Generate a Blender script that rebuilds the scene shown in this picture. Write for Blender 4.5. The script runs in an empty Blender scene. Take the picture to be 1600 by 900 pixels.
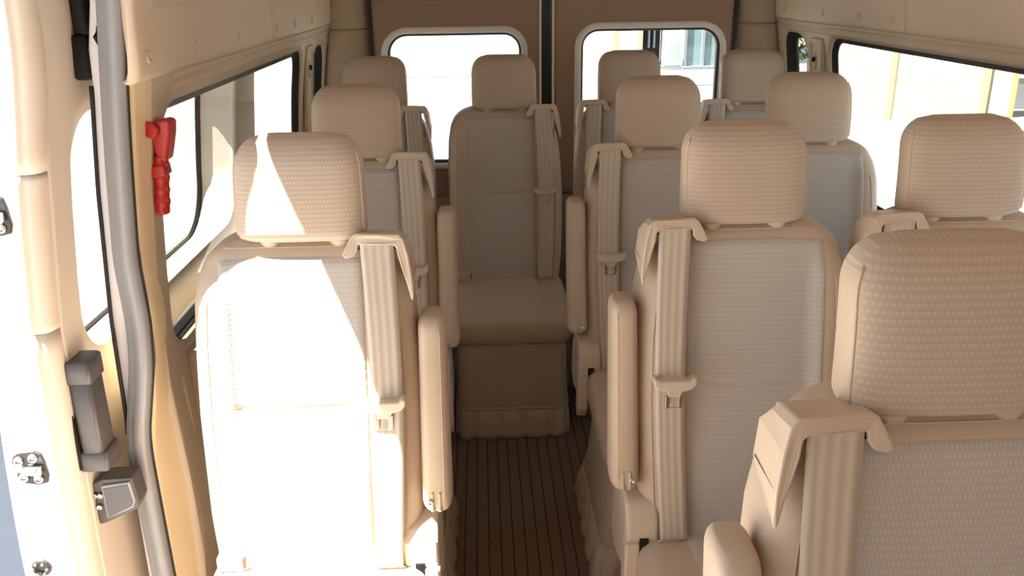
import bpy, bmesh, math, random
from mathutils import Vector, Matrix

random.seed(7)
S = bpy.context.scene
COL = S.collection

# ------------------------------------------------------------------ camera, light, exposure
cam_d = bpy.data.cameras.new('camera')
cam_d.sensor_width = 36.0
cam_d.lens = 1341.5 / 1600 * 36
cam_d.clip_start = 0.02
cam = bpy.data.objects.new('camera', cam_d)
COL.objects.link(cam)
Rv = Vector((0.99923752, -0.03669703, -0.01333055))
Uv = Vector((0.02495794, 0.33780335, 0.94088575))
Fv = Vector((0.0300246, 0.94050105, -0.33846167))
cam.matrix_world = Matrix(((Rv.x, Uv.x, -Fv.x, 0), (Rv.y, Uv.y, -Fv.y, 0), (Rv.z, Uv.z, -Fv.z, 1.56), (0, 0, 0, 1)))
S.camera = cam

SUN_DIR = Vector((1.0, 0.285, -2.5)).normalized()     # the way the light travels
sun_d = bpy.data.lights.new('sun', 'SUN')
sun_d.energy = 54.0
sun_d.angle = math.radians(0.55)
sun_d.color = (1.0, 0.955, 0.88)
sun = bpy.data.objects.new('sun', sun_d)
COL.objects.link(sun)
sun.location = (-6, -1, 12)
sun.rotation_euler = SUN_DIR.to_track_quat('-Z', 'Y').to_euler()

world = bpy.data.worlds.new('sky')
S.world = world
world.use_nodes = True
wn = world.node_tree.nodes
wl = world.node_tree.links
wn.clear()
wo = wn.new('ShaderNodeOutputWorld')
wb = wn.new('ShaderNodeBackground')
wb.inputs['Color'].default_value = (0.84, 0.94, 1.08, 1)
wb.inputs['Strength'].default_value = 1.0
wl.new(wb.outputs[0], wo.inputs[0])

S.view_settings.view_transform = 'Standard'
S.view_settings.look = 'None'
S.view_settings.exposure = 0.2
S.view_settings.gamma = 1.0
S.view_settings.use_curve_mapping = False
S.cycles.use_denoising = True
S.cycles.max_bounces = 10
S.cycles.diffuse_bounces = 6
S.cycles.transparent_max_bounces = 16
S.cycles.caustics_reflective = False
S.cycles.caustics_refractive = False

# ------------------------------------------------------------------ materials
def new_mat(name):
    m = bpy.data.materials.new(name)
    m.use_nodes = True
    nt = m.node_tree
    return m, nt, nt.nodes['Principled BSDF']

def plain(name, col, rough=0.5, spec=0.5, metal=0.0, noise=0.0, nscale=40.0, bump=0.0, bscale=300.0):
    m, nt, b = new_mat(name)
    b.inputs['Base Color'].default_value = (*col, 1)
    b.inputs['Roughness'].default_value = rough
    b.inputs['Specular IOR Level'].default_value = spec
    b.inputs['Metallic'].default_value = metal
    tc = nt.nodes.new('ShaderNodeTexCoord')
    if noise:
        n = nt.nodes.new('ShaderNodeTexNoise')
        n.inputs['Scale'].default_value = nscale
        n.inputs['Detail'].default_value = 3
        r = nt.nodes.new('ShaderNodeMapRange')
        r.inputs['To Min'].default_value = 1 - noise
        r.inputs['To Max'].default_value = 1 + noise
        mx = nt.nodes.new('ShaderNodeMix')
        mx.data_type = 'RGBA'
        mx.blend_type = 'MULTIPLY'
        mx.inputs[0].default_value = 1
        mx.inputs[6].default_value = (*col, 1)
        nt.links.new(tc.outputs['Object'], n.inputs['Vector'])
        nt.links.new(n.outputs[0], r.inputs[0])
        nt.links.new(r.outputs[0], mx.inputs[7])
        nt.links.new(mx.outputs[2], b.inputs['Base Color'])
    if bump:
        n2 = nt.nodes.new('ShaderNodeTexNoise')
        n2.inputs['Scale'].default_value = bscale
        n2.inputs['Detail'].default_value = 4
        bp = nt.nodes.new('ShaderNodeBump')
        bp.inputs['Strength'].default_value = bump
        bp.inputs['Distance'].default_value = 0.002
        nt.links.new(tc.outputs['Object'], n2.inputs['Vector'])
        nt.links.new(n2.outputs[0], bp.inputs['Height'])
        nt.links.new(bp.outputs[0], b.inputs['Normal'])
    return m

def M_(nt, op, a, b=None):
    n = nt.nodes.new('ShaderNodeMath')
    n.operation = op
    for i, v in enumerate((a, b)):
        if v is None:
            continue
        if isinstance(v, (int, float)):
            n.inputs[i].default_value = v
        else:
            nt.links.new(v, n.inputs[i])
    return n.outputs[0]

def fabric(name, col, light, px, pz, rows):
    """Woven seat cloth: staggered raised dashes, light on a darker ground."""
    m, nt, b = new_mat(name)
    b.inputs['Roughness'].default_value = 0.9
    b.inputs['Specular IOR Level'].default_value = 0.15
    b.inputs['Sheen Weight'].default_value = 0.15
    tc = nt.nodes.new('ShaderNodeTexCoord')
    sp = nt.nodes.new('ShaderNodeSeparateXYZ')
    nt.links.new(tc.outputs['Object'], sp.inputs[0])
    z = M_(nt, 'DIVIDE', sp.outputs['Z'], pz)
    row = M_(nt, 'FLOOR', z)
    fz = M_(nt, 'SUBTRACT', z, row)
    sh = M_(nt, 'MULTIPLY', M_(nt, 'MODULO', row, 2.0), 0.5)
    x = M_(nt, 'ADD', M_(nt, 'DIVIDE', sp.outputs['X'], px), sh)
    fx = M_(nt, 'FRACT', x)
    hx = M_(nt, 'SINE', M_(nt, 'MULTIPLY', fx, math.pi))
    hz = M_(nt, 'SINE', M_(nt, 'MULTIPLY', fz, math.pi))
    h = M_(nt, 'MULTIPLY', M_(nt, 'ABSOLUTE', hx), hz)
    if rows:
        h = M_(nt, 'ADD', M_(nt, 'MULTIPLY', h, 0.55), M_(nt, 'MULTIPLY', hz, 0.45))
    n = nt.nodes.new('ShaderNodeTexNoise')
    n.inputs['Scale'].default_value = 900
    nt.links.new(tc.outputs['Object'], n.inputs['Vector'])
    h2 = M_(nt, 'ADD', M_(nt, 'POWER', h, 1.6), M_(nt, 'MULTIPLY', n.outputs[0], 0.25))
    mx = nt.nodes.new('ShaderNodeMix')
    mx.data_type = 'RGBA'
    mx.inputs[6].default_value = (*col, 1)
    mx.inputs[7].default_value = (*light, 1)
    mr = nt.nodes.new('ShaderNodeMapRange')
    mr.inputs['From Min'].default_value = 0.40
    mr.inputs['From Max'].default_value = 1.12
    nt.links.new(h2, mr.inputs[0])
    nt.links.new(mr.outputs[0], mx.inputs[0])
    nt.links.new(mx.outputs[2], b.inputs['Base Color'])
    bp = nt.nodes.new('ShaderNodeBump')
    bp.inputs['Strength'].default_value = 0.3
    bp.inputs['Distance'].default_value = 0.0010
    nt.links.new(h2, bp.inputs['Height'])
    nt.links.new(bp.outputs[0], b.inputs['Normal'])
    return m

def belt_material():
    m, nt, b = new_mat('belt_webbing')
    b.inputs['Roughness'].default_value = 0.55
    tc = nt.nodes.new('ShaderNodeTexCoord')
    sp = nt.nodes.new('ShaderNodeSeparateXYZ')
    nt.links.new(tc.outputs['UV'], sp.inputs[0])
    s = M_(nt, 'SINE', M_(nt, 'MULTIPLY', sp.outputs['X'], math.pi * 2 * 4))
    f = M_(nt, 'ADD', M_(nt, 'MULTIPLY', s, 0.5), 0.5)
    mx = nt.nodes.new('ShaderNodeMix')
    mx.data_type = 'RGBA'
    mx.inputs[6].default_value = (0.50, 0.43, 0.35, 1)
    mx.inputs[7].default_value = (0.57, 0.51, 0.43, 1)
    nt.links.new(f, mx.inputs[0])
    nt.links.new(mx.outputs[2], b.inputs['Base Color'])
    bp = nt.nodes.new('ShaderNodeBump')
    bp.inputs['Strength'].default_value = 0.25
    bp.inputs['Distance'].default_value = 0.001
    nt.links.new(s, bp.inputs['Height'])
    nt.links.new(bp.outputs[0], b.inputs['Normal'])
    return m

def floor_material():
    m, nt, b = new_mat('ribbed_floor_mat')
    b.inputs['Roughness'].default_value = 0.8
    b.inputs['Specular IOR Level'].default_value = 0.2
    tc = nt.nodes.new('ShaderNodeTexCoord')
    sp = nt.nodes.new('ShaderNodeSeparateXYZ')
    nt.links.new(tc.outputs['Object'], sp.inputs[0])
    wob = nt.nodes.new('ShaderNodeTexNoise')
    wob.inputs['Scale'].default_value = 60
    nt.links.new(tc.outputs['Object'], wob.inputs['Vector'])
    xx = M_(nt, 'ADD', sp.outputs['X'], M_(nt, 'MULTIPLY', M_(nt, 'SUBTRACT', wob.outputs[0], 0.5), 0.006))
    fr = M_(nt, 'FRACT', M_(nt, 'ADD', M_(nt, 'DIVIDE', xx, 0.0355), 100.78))
    d = M_(nt, 'ABSOLUTE', M_(nt, 'SUBTRACT', fr, 0.5))
    ln = M_(nt, 'LESS_THAN', d, 0.045)
    n = nt.nodes.new('ShaderNodeTexNoise')
    n.inputs['Scale'].default_value = 420
    n.inputs['Detail'].default_value = 4
    nt.links.new(tc.outputs['Object'], n.inputs['Vector'])
    a = nt.nodes.new('ShaderNodeMix')
    a.data_type = 'RGBA'
    a.inputs[6].default_value = (0.13, 0.088, 0.062, 1)
    a.inputs[7].default_value = (0.25, 0.19, 0.14, 1)
    nt.links.new(n.outputs[0], a.inputs[0])
    c = nt.nodes.new('ShaderNodeMix')
    c.data_type = 'RGBA'
    c.inputs[7].default_value = (0.060, 0.009, 0.007, 1)
    nt.links.new(ln, c.inputs[0])
    nt.links.new(a.outputs[2], c.inputs[6])
    nt.links.new(c.outputs[2], b.inputs['Base Color'])
    bp = nt.nodes.new('ShaderNodeBump')
    bp.inputs['Strength'].default_value = 0.7
    bp.inputs['Distance'].default_value = 0.003
    nt.links.new(M_(nt, 'SUBTRACT', M_(nt, 'MULTIPLY', n.outputs[0], 0.5), ln), bp.inputs['Height'])
    nt.links.new(bp.outputs[0], b.inputs['Normal'])
    return m

def glass_material(name, tint, refl=0.5):
    m = bpy.data.materials.new(name)
    m.use_nodes = True
    nt = m.node_tree
    nt.nodes.clear()
    o = nt.nodes.new('ShaderNodeOutputMaterial')
    t = nt.nodes.new('ShaderNodeBsdfTransparent')
    t.inputs[0].default_value = (*tint, 1)
    g = nt.nodes.new('ShaderNodeBsdfGlossy')
    g.inputs['Roughness'].default_value = 0.02
    fr = nt.nodes.new('ShaderNodeFresnel')
    fr.inputs[0].default_value = 1.45
    mx = nt.nodes.new('ShaderNodeMixShader')
    nt.links.new(M_(nt, 'MULTIPLY', fr.outputs[0], refl), mx.inputs[0])
    nt.links.new(t.outputs[0], mx.inputs[1])
    nt.links.new(g.outputs[0], mx.inputs[2])
    nt.links.new(mx.outputs[0], o.inputs[0])
    return m

def stone_material():
    m, nt, b = new_mat('crazy_stone')
    b.inputs['Roughness'].default_value = 0.9
    tc = nt.nodes.new('ShaderNodeTexCoord')
    v = nt.nodes.new('ShaderNodeTexVoronoi')
    v.feature = 'DISTANCE_TO_EDGE'
    v.inputs['Scale'].default_value = 7.5
    nt.links.new(tc.outputs['Object'], v.inputs['Vector'])
    lt = M_(nt, 'LESS_THAN', v.outputs[0], 0.035)
    mx = nt.nodes.new('ShaderNodeMix')
    mx.data_type = 'RGBA'
    mx.inputs[6].default_value = (0.62, 0.60, 0.50, 1)
    mx.inputs[7].default_value = (0.62, 0.555, 0.33, 1)
    nt.links.new(lt, mx.inputs[0])
    nt.links.new(mx.outputs[2], b.inputs['Base Color'])
    return m

MAT = {
    'leather': plain('beige_leather', (0.55, 0.445, 0.345), 0.5, 0.35, noise=0.04, nscale=25, bump=0.25, bscale=420),
    'leather_dark': plain('skirt_leather', (0.50, 0.42, 0.33), 0.55, 0.3, noise=0.05, nscale=20, bump=0.25, bscale=420),
    'thread': plain('seam_thread', (0.60, 0.48, 0.35), 0.7, 0.2),
    'fabric': fabric('woven_cloth', (0.495, 0.458, 0.422), (0.585, 0.548, 0.512), 0.0056, 0.0096, False),
    'fabric_rows': fabric('woven_cloth_rows', (0.49, 0.397, 0.315), (0.57, 0.48, 0.395), 0.0066, 0.0088, True),
    'fabric_smooth': plain('smooth_seat_cloth', (0.54, 0.465, 0.395), 0.75, 0.2, noise=0.04, nscale=60, bump=0.3, bscale=700),
    'plastic': plain('beige_plastic', (0.58, 0.475, 0.365), 0.42, 0.45, bump=0.1, bscale=600),
    'plastic_pale': plain('pale_beige_plastic', (0.62, 0.53, 0.42), 0.4, 0.45),
    'belt': belt_material(),
    'dark': plain('slot_black', (0.012, 0.011, 0.010), 0.7, 0.2),
    'chrome': plain('bright_steel', (0.75, 0.74, 0.72), 0.22, 0.5, metal=1.0),
    'steel': plain('dull_steel', (0.42, 0.41, 0.40), 0.38, 0.5, metal=1.0),
    'red_button': plain('red_button_plastic', (0.62, 0.03, 0.02), 0.35, 0.5),
    'headliner': plain('moulded_headliner', (0.63, 0.51, 0.39), 0.6, 0.3, noise=0.03, nscale=8, bump=0.1, bscale=500),
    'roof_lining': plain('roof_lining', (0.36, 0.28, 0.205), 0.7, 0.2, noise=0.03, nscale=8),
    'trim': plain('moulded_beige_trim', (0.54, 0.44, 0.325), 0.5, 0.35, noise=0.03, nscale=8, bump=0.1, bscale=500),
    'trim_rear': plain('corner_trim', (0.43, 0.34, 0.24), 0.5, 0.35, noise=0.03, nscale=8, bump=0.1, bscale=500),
    'trim_tan': plain('tan_pillar_trim', (0.86, 0.69, 0.45), 0.48, 0.4, noise=0.03, nscale=10, bump=0.1, bscale=500),
    'rear_trim': plain('shaded_rear_door_trim', (0.33, 0.225, 0.165), 0.6, 0.3, noise=0.03, nscale=8),  # the beige trim, its colour darkened to carry the shade at the rear
    'door_trim': plain('pale_door_lining', (0.68, 0.60, 0.515), 0.5, 0.35, noise=0.03, nscale=8, bump=0.1, bscale=500),
    'window_ring': plain('pale_window_trim', (0.78, 0.75, 0.70), 0.5, 0.4),
    'rubber': plain('black_rubber', (0.018, 0.017, 0.018), 0.55, 0.4),
    'seal_grey': plain('grey_seal', (0.30, 0.30, 0.315), 0.35, 0.55, noise=0.06, nscale=30),
    'white_paint': plain('white_paint', (0.86, 0.85, 0.87), 0.25, 0.5),
    'grey_plastic': plain('dark_grey_plastic', (0.085, 0.076, 0.078), 0.38, 0.5, noise=0.05, nscale=60),
    'dark_plate': plain('dark_plate', (0.03, 0.028, 0.03), 0.4, 0.5),
    'red': plain('red_plastic', (0.46, 0.022, 0.018), 0.32, 0.5, noise=0.05, nscale=50),
    'floor': floor_material(),
    'glass': glass_material('clear_glass', (0.74, 0.77, 0.765), 0.35),
    'shop_glass': plain('teal_shop_glass', (0.16, 0.24, 0.25), 0.08, 0.6),
    'concrete': plain('pale_concrete', (0.215, 0.21, 0.203), 0.9, 0.2, noise=0.06, nscale=0.7),
    'dark_ground': plain('blue_grey_ground', (0.019, 0.023, 0.030), 0.95, 0.1, noise=0.15, nscale=3),
    'pavement': plain('grey_pavement', (0.10, 0.10, 0.105), 0.9, 0.2, noise=0.1, nscale=2),
    'stone': stone_material(),
    'post_yellow': plain('yellow_post', (0.66, 0.52, 0.29), 0.7, 0.3),
    'orange': plain('orange_paint', (0.85, 0.42, 0.18), 0.7, 0.3),
    'white_wall': plain('white_render', (0.85, 0.85, 0.84), 0.8, 0.3),
    'pale_panel': plain('pale_grey_panel', (0.34, 0.38, 0.38), 0.7, 0.3),
    'frame_grey': plain('grey_aluminium', (0.22, 0.24, 0.25), 0.45, 0.4),
    'dark_recess': plain('dark_recess', (0.02, 0.02, 0.022), 0.8, 0.2, noise=0.3, nscale=2),
    'leaf': plain('dull_green_leaf', (0.06, 0.062, 0.025), 0.8, 0.2, noise=0.4, nscale=4),
}

# ------------------------------------------------------------------ mesh helpers
def obj(name, verts, faces, mats, parent=None, smooth=True, bevel=0.0, seg=2, sub=0, fmat=None, uvs=None, recalc=True):
    me = bpy.data.meshes.new(name)
    me.from_pydata([tuple(v) for v in verts], [], [tuple(f) for f in faces])
    if not isinstance(mats, (list, tuple)):
        mats = [mats]
    for m in mats:
        me.materials.append(MAT[m])
    if fmat:
        for p, i in zip(me.polygons, fmat):
            p.material_index = i
    if uvs is not None:
        uvl = me.uv_layers.new(name='UVMap')
        for p in me.polygons:
            for li, vi in zip(p.loop_indices, p.vertices):
                uvl.data[li].uv = uvs[vi]
    if recalc:
        bm = bmesh.new()
        bm.from_mesh(me)
        bmesh.ops.recalc_face_normals(bm, faces=bm.faces)
        bm.to_mesh(me)
        bm.free()
    me.update()
    if smooth:
        for p in me.polygons:
            p.use_smooth = True
    o = bpy.data.objects.new(name, me)
    COL.objects.link(o)
    if parent is not None:
        o.parent = parent
    if bevel:
        b = o.modifiers.new('bevel', 'BEVEL')
        b.width = bevel
        b.segments = seg
        b.limit_method = 'ANGLE'
        b.angle_limit = math.radians(35)
        b.harden_normals = False
    if sub:
        s = o.modifiers.new('subdivision', 'SUBSURF')
        s.levels = sub
        s.render_levels = sub
    return o

class MB:
    def __init__(self):
        self.v, self.f, self.fm = [], [], []

    def add(self, v, f, m=0):
        k = len(self.v)
        self.v += [tuple(p) for p in v]
        self.f += [tuple(i + k for i in q) for q in f]
        self.fm += [m] * len(f)

    def box(self, x0, x1, y0, y1, z0, z1, m=0):
        v = [(x, y, z) for z in (z0, z1) for y in (y0, y1) for x in (x0, x1)]
        self.add(v, [(0, 2, 3, 1), (4, 5, 7, 6), (0, 1, 5, 4), (2, 6, 7, 3), (0, 4, 6, 2), (1, 3, 7, 5)], m)

    def loft(self, rings, cap=True, closed=True, m=0):
        n = len(rings[0])
        v = [p for r in rings for p in r]
        f = []
        for i in range(len(rings) - 1):
            for j in range(n if closed else n - 1):
                k = (j + 1) % n
                f.append((i * n + j, i * n + k, (i + 1) * n + k, (i + 1) * n + j))
        if cap:
            f.append(tuple(range(n))[::-1])
            f.append(tuple((len(rings) - 1) * n + j for j in range(n)))
        self.add(v, f, m)

    def tube(self, path, r, n=8, cap=True, m=0):
        rings = []
        P = [Vector(p) for p in path]
        up = Vector((0.123, 0.37, 0.92)).normalized()
        for i, p in enumerate(P):
            t = (P[min(i + 1, len(P) - 1)] - P[max(i - 1, 0)]).normalized()
            a = t.cross(up)
            if a.length < 1e-4:
                a = t.cross(Vector((1, 0, 0)))
            a.normalize()
            b = t.cross(a)
            rr = r[i] if isinstance(r, (list, tuple)) else r
            rings.append([p + (a * math.cos(q) + b * math.sin(q)) * rr for q in [2 * math.pi * k / n for k in range(n)]])
        self.loft(rings, cap=cap, m=m)

    def prism(self, poly, fn, d0, d1, m=0):
        """Polygon in 2D extruded: fn(a, b, d) -> xyz."""
        n = len(poly)
        v = [fn(a, b, d0) for a, b in poly] + [fn(a, b, d1) for a, b in poly]
        f = [tuple(range(n))[::-1], tuple(range(n, 2 * n))]
        f += [(j, (j + 1) % n, n + (j + 1) % n, n + j) for j in range(n)]
        self.add(v, f, m)

    def grid(self, fn, us, vs, m=0):
        n = len(us)
        v = [fn(u, w) for w in vs for u in us]
        f = [(i * n + j, i * n + j + 1, (i + 1) * n + j + 1, (i + 1) * n + j) for i in range(len(vs) - 1) for j in range(n - 1)]
        self.add(v, f, m)

    def build(self, name, mats, parent=None, **k):
        return obj(name, self.v, self.f, mats, parent, fmat=self.fm if any(self.fm) else None, **k)

def lerp_table(t):
    def f(z):
        if z <= t[0][0]:
            return t[0][1]
        for (a, x), (b, y) in zip(t, t[1:]):
            if z <= b:
                k = (z - a) / (b - a)
                return x + (y - x) * k
        return t[-1][1]
    return f

def smooth_table(t):
    g = lerp_table(t)
    def f(z, w=0.05):
        return (g(z - w) + g(z - w / 2) + g(z) * 2 + g(z + w / 2) + g(z + w)) / 6
    return f

def lin(a, b, n):
    return [a + (b - a) * i / (n - 1) for i in range(n)]

def sstep(a, b, x):
    t = min(1, max(0, (x - a) / (b - a)))
    return t * t * (3 - 2 * t)

def rrect(a0, a1, b0, b1, r, n=8):
    """Rounded rectangle, counter-clockwise; r a number or four radii (lower-left, lower-right, upper-right, upper-left)."""
    if not isinstance(r, (list, tuple)):
        r = [r] * 4
    out = []
    for (cx, cy, rr, st) in ((a0 + r[0], b0 + r[0], r[0], math.pi), (a1 - r[1], b0 + r[1], r[1], 1.5 * math.pi),
                             (a1 - r[2], b1 - r[2], r[2], 0), (a0 + r[3], b1 - r[3], r[3], 0.5 * math.pi)):
        for k in range(n + 1):
            q = st + 0.5 * math.pi * k / n
            out.append((cx + rr * math.cos(q), cy + rr * math.sin(q)))
    return out

def densify(poly, step):
    out = []
    n = len(poly)
    for i in range(n):
        a, b = poly[i], poly[(i + 1) % n]
        k = max(1, int(math.hypot(b[0] - a[0], b[1] - a[1]) / step))
        for j in range(k):
            out.append((a[0] + (b[0] - a[0]) * j / k, a[1] + (b[1] - a[1]) * j / k))
    return out

def hole_panel(mb, outer, hole, fn, steps=6, m=0):
    """Panel between rectangle `outer` (a0,a1,b0,b1) and loop `hole`, on the surface fn(a,b)."""
    a0, a1, b0, b1 = outer
    H = densify(hole, 0.06)
    cx = sum(p[0] for p in H) / len(H)
    cy = sum(p[1] for p in H) / len(H)
    hx0, hx1 = min(p[0] for p in H), max(p[0] for p in H)
    hy0, hy1 = min(p[1] for p in H), max(p[1] for p in H)
    O = []
    for (x, y) in H:                       # stretch the hole's bounding box on to the outer rectangle, then push out to its edge
        u = (x - (hx0 + hx1) / 2) / ((hx1 - hx0) / 2)
        w = (y - (hy0 + hy1) / 2) / ((hy1 - hy0) / 2)
        k = max(abs(u), abs(w), 1e-6)
        u, w = u / k, w / k
        O.append(((a0 + a1) / 2 + u * (a1 - a0) / 2, (b0 + b1) / 2 + w * (b1 - b0) / 2))
    rings = []
    for i in range(steps + 1):
        t = i / steps
        rings.append([fn(o[0] + (h[0] - o[0]) * t, o[1] + (h[1] - o[1]) * t) for o, h in zip(O, H)])
    mb.loft(rings, cap=False, m=m)

def solid(o, t, off=1.0):
    s = o.modifiers.new('thickness', 'SOLIDIFY')
    s.thickness = t
    s.offset = off
    return o

def structure(o):
    o['kind'] = 'structure'
    return o

def thing(name, label, cat, loc=(0, 0, 0), group=None):
    o = bpy.data.objects.new(name, None)
    o.empty_display_size = 0.1
    COL.objects.link(o)
    o.location = loc
    o['label'] = label
    o['category'] = cat
    if group:
        o['group'] = group
    return o

def tag(o, label, cat, group=None):
    o['label'] = label
    o['category'] = cat
    if group:
        o['group'] = group
    return o

# ------------------------------------------------------------------ the van's shell
LX = smooth_table([(0, -.705), (.23, -.704), (.36, -.690), (.53, -.700), (.70, -.712), (.83, -.712), (.98, -.704), (1.15, -.690), (1.28, -.672), (1.37, -.655), (1.55, -.632), (1.9, -.60)])
CX = 0.315                                   # the van's centre line
def RX(z):
    return 2 * CX - LX(z) + 0.005
Y0, Y1 = -1.5, 3.90
ROOF = 2.08

mb = MB()
mb.box(LX(0) - .08, RX(0) + .08, Y0, Y1 + .08, -.05, 0)
structure(mb.build('floor', 'floor', smooth=False))

# roof with rounded shoulders
def roof_pt(t):
    q = math.pi * (1 - t)
    w = (RX(1.9) - LX(1.9)) / 2 + .02
    c, s_ = math.cos(q), math.sin(q)
    return (CX + w * math.copysign(abs(c) ** .45, c), 1.90 + (ROOF - 1.90) * abs(s_) ** .6)
mb = MB()
ts = lin(0, 1, 41)
mb.grid(lambda t, y: (roof_pt(t)[0], y, roof_pt(t)[1]), ts, lin(Y0, Y1 + .06, 12))
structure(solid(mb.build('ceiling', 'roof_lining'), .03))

# left wall behind the sliding-door opening, with the side window and the quarter window
WIN_L = rrect(1.78, 3.275, .79, 1.335, .075)
QUA_L = rrect(3.49, 3.77, .86, 1.325, [.07, .07, .11, .07])
mb = MB()
fnL = lambda y, z: (LX(z), y, z)
hole_panel(mb, (1.72, 3.38, 0, 1.92), WIN_L, fnL, 16)
hole_panel(mb, (3.38, Y1, 0, 1.92), QUA_L, fnL, 16)
structure(solid(mb.build('wall_left', 'trim'), .035, off=0))
wl_ = bpy.data.objects['wall_left']
# right wall
WIN_R = rrect(1.05, 3.235, .79, 1.348, .085)
QUA_R = rrect(3.44, 3.735, .86, 1.345, [.07, .07, .07, .12])
mb = MB()
fnR = lambda y, z: (RX(z), y, z)
hole_panel(mb, (.35, 3.34, 0, 1.92), WIN_R, fnR, 16)
hole_panel(mb, (3.34, Y1, 0, 1.92), QUA_R, fnR, 16)
CABWIN = rrect(-1.15, -.45, 1.0, 1.50, .1)
hole_panel(mb, (Y0, .35, .6, 1.92), CABWIN, fnR)
mb.grid(fnR, lin(Y0, .35, 6), lin(0, .6, 5))
structure(solid(mb.build('wall_right', 'trim'), .035, off=0))
# left wall ahead of the opening: the cab side with its window
mb = MB()
hole_panel(mb, (Y0, .28, .6, 1.90), rrect(-1.15, .05, .95, 1.62, .1), fnL)
mb.grid(fnL, lin(Y0, .28, 6), lin(0, .6, 5))
structure(solid(mb.build('wall_cab_side', 'trim'), .035, off=0))
# front wall with the windscreen opening
mb = MB()
hole_panel(mb, (LX(0), RX(0), .0, 1.98), rrect(LX(1.3) + .12, RX(1.3) - .12, 1.15, 1.84, .12), lambda x, z: (x, Y0, z))
structure(solid(mb.build('wall_front', 'trim'), .04, off=0))

def window(name, loop, fn, side, depth, gk=.026, mat='glass'):
    """Black rubber gasket lining the opening, glass pane set outwards by depth."""
    H = densify(loop, .05)
    cx = sum(p[0] for p in H) / len(H)
    cz = sum(p[1] for p in H) / len(H)
    def inset(d):
        out = []
        n = len(H)
        for i, (a, b) in enumerate(H):
            p, q = H[i - 1], H[(i + 1) % n]
            tx, tz = q[0] - p[0], q[1] - p[1]
            l = math.hypot(tx, tz) or 1
            out.append((a - tz / l * d, b + tx / l * d))
        return out
    def ring(loop_, dx):
        r = []
        for a, b in loop_:
            p = Vector(fn(a, b))
            p += side * dx
            r.append(p)
        return r
    mbg = MB()
    rings = [ring(inset(-.012), -.004), ring(inset(-.002), -.010), ring(inset(.006), -.002), ring(inset(.008), depth * .5),
             ring(inset(gk), depth * .75), ring(inset(gk), depth + .005), ring(inset(-.012), depth + .007)]
    rings.append(rings[0])
    mbg.loft(rings, cap=False)
    root = bpy.data.objects.new(name, None)
    COL.objects.link(root)
    root['kind'] = 'structure'
    root.location = fn(cx, cz)
    g = mbg.build('gasket', 'rubber', root)
    g.matrix_parent_inverse = Matrix.Translation(-Vector(root.location))
    mbp = MB()
    p = ring(inset(gk - .006), depth)
    c = Vector((0, 0, 0))
    for q in p:
        c += q
    c /= len(p)
    n = len(p)
    mbp.add(p + [c], [(i, (i + 1) % n, n) for i in range(n)])
    gl = mbp.build('glass', mat, root)
    gl.matrix_parent_inverse = Matrix.Translation(-Vector(root.location))
    return root

window('window_1', WIN_L, fnL, Vector((-1, 0, 0)), .010)
window('window_2', QUA_L, fnL, Vector((-1, 0, 0)), .02, gk=.03)
window('window_3', WIN_R, fnR, Vector((1, 0, 0)), .004, gk=.02)
window('window_4', QUA_R, fnR, Vector((1, 0, 0)), .03, gk=.03)

# moulded overhead side panels: two a side, each with its button clips
HPROF = [(.010, 1.388), (.0, 1.386), (-.012, 1.392), (-.017, 1.405), (-.020, 1.43), (-.022, 1.50), (-.028, 1.58), (-.06, 1.70), (-.12, 1.82), (-.22, 1.92), (-.34, 1.985)]
def overhead(name, side, y0, y1, clips):
    xw = -.625 if side < 0 else 2 * CX + .630
    def pt(k, y):
        dx, z = HPROF[k]
        return (xw + side * (.017 + dx), y, z)
    mbh = MB()
    ks = list(range(len(HPROF)))
    ys = [y0, y0 + .006] + lin(y0 + .03, y1 - .03, 10) + [y1 - .006, y1]
    rings = []
    for y in ys:
        e = .006 if y in (y0, y1) else 0
        rings.append([(pt(k, y)[0] + side * e, y, pt(k, y)[2]) for k in ks] + [(pt(k, y)[0] + side * (.02 if k else .012), y, pt(k, y)[2] + .004) for k in reversed(ks)])
    mbh.loft(rings, cap=True)
    o = structure(mbh.build(name, 'headliner'))
    for (y, z) in clips:
        mc = MB()
        x = xw - side * .004
        rg = []
        for rr, dd in ((.0125, .004), (.0125, -.0005), (.011, -.0025), (.007, -.0028), (.006, -.001)):
            rg.append([(x + side * dd, y + rr * math.cos(q), z + rr * math.sin(q)) for q in lin(0, 2 * math.pi, 17)[:-1]])
        mc.loft(rg)
        mc.build('clip', 'headliner', o)
    return o
overhead('trim_1', -1, 1.635, 2.728, [(1.685, 1.432), (1.975, 1.430), (2.341, 1.428)])
overhead('trim_2', -1, 2.735, 3.86, [(2.775, 1.430), (3.05, 1.428), (3.366, 1.427), (3.72, 1.43)])
overhead('trim_3', 1, 2.628, 3.80, [(3.672, 1.432), (3.257, 1.429), (2.94, 1.428), (2.69, 1.427)])
overhead('trim_4', 1, .40, 2.620, [(2.245, 1.430), (1.75, 1.43), (1.25, 1.43)])

# rail between window and overhead panel
for nm, fn, sg, a, b in (('trim_5', fnL, 1, 1.845, 3.86), ('trim_6', fnR, -1, .40, 3.82)):
    mb = MB()
    prof = [(-.004, 1.350), (.010, 1.352), (.014, 1.358), (.014, 1.366), (.008, 1.370), (.008, 1.376), (.020, 1.380), (.020, 1.392), (-.004, 1.394)]
    mb.loft([[(fn(y, z)[0] + sg * (d * .5 + .014), y, z) for d, z in prof] for y in lin(a, b, 10)])
    structure(mb.build(nm, 'trim'))

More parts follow.
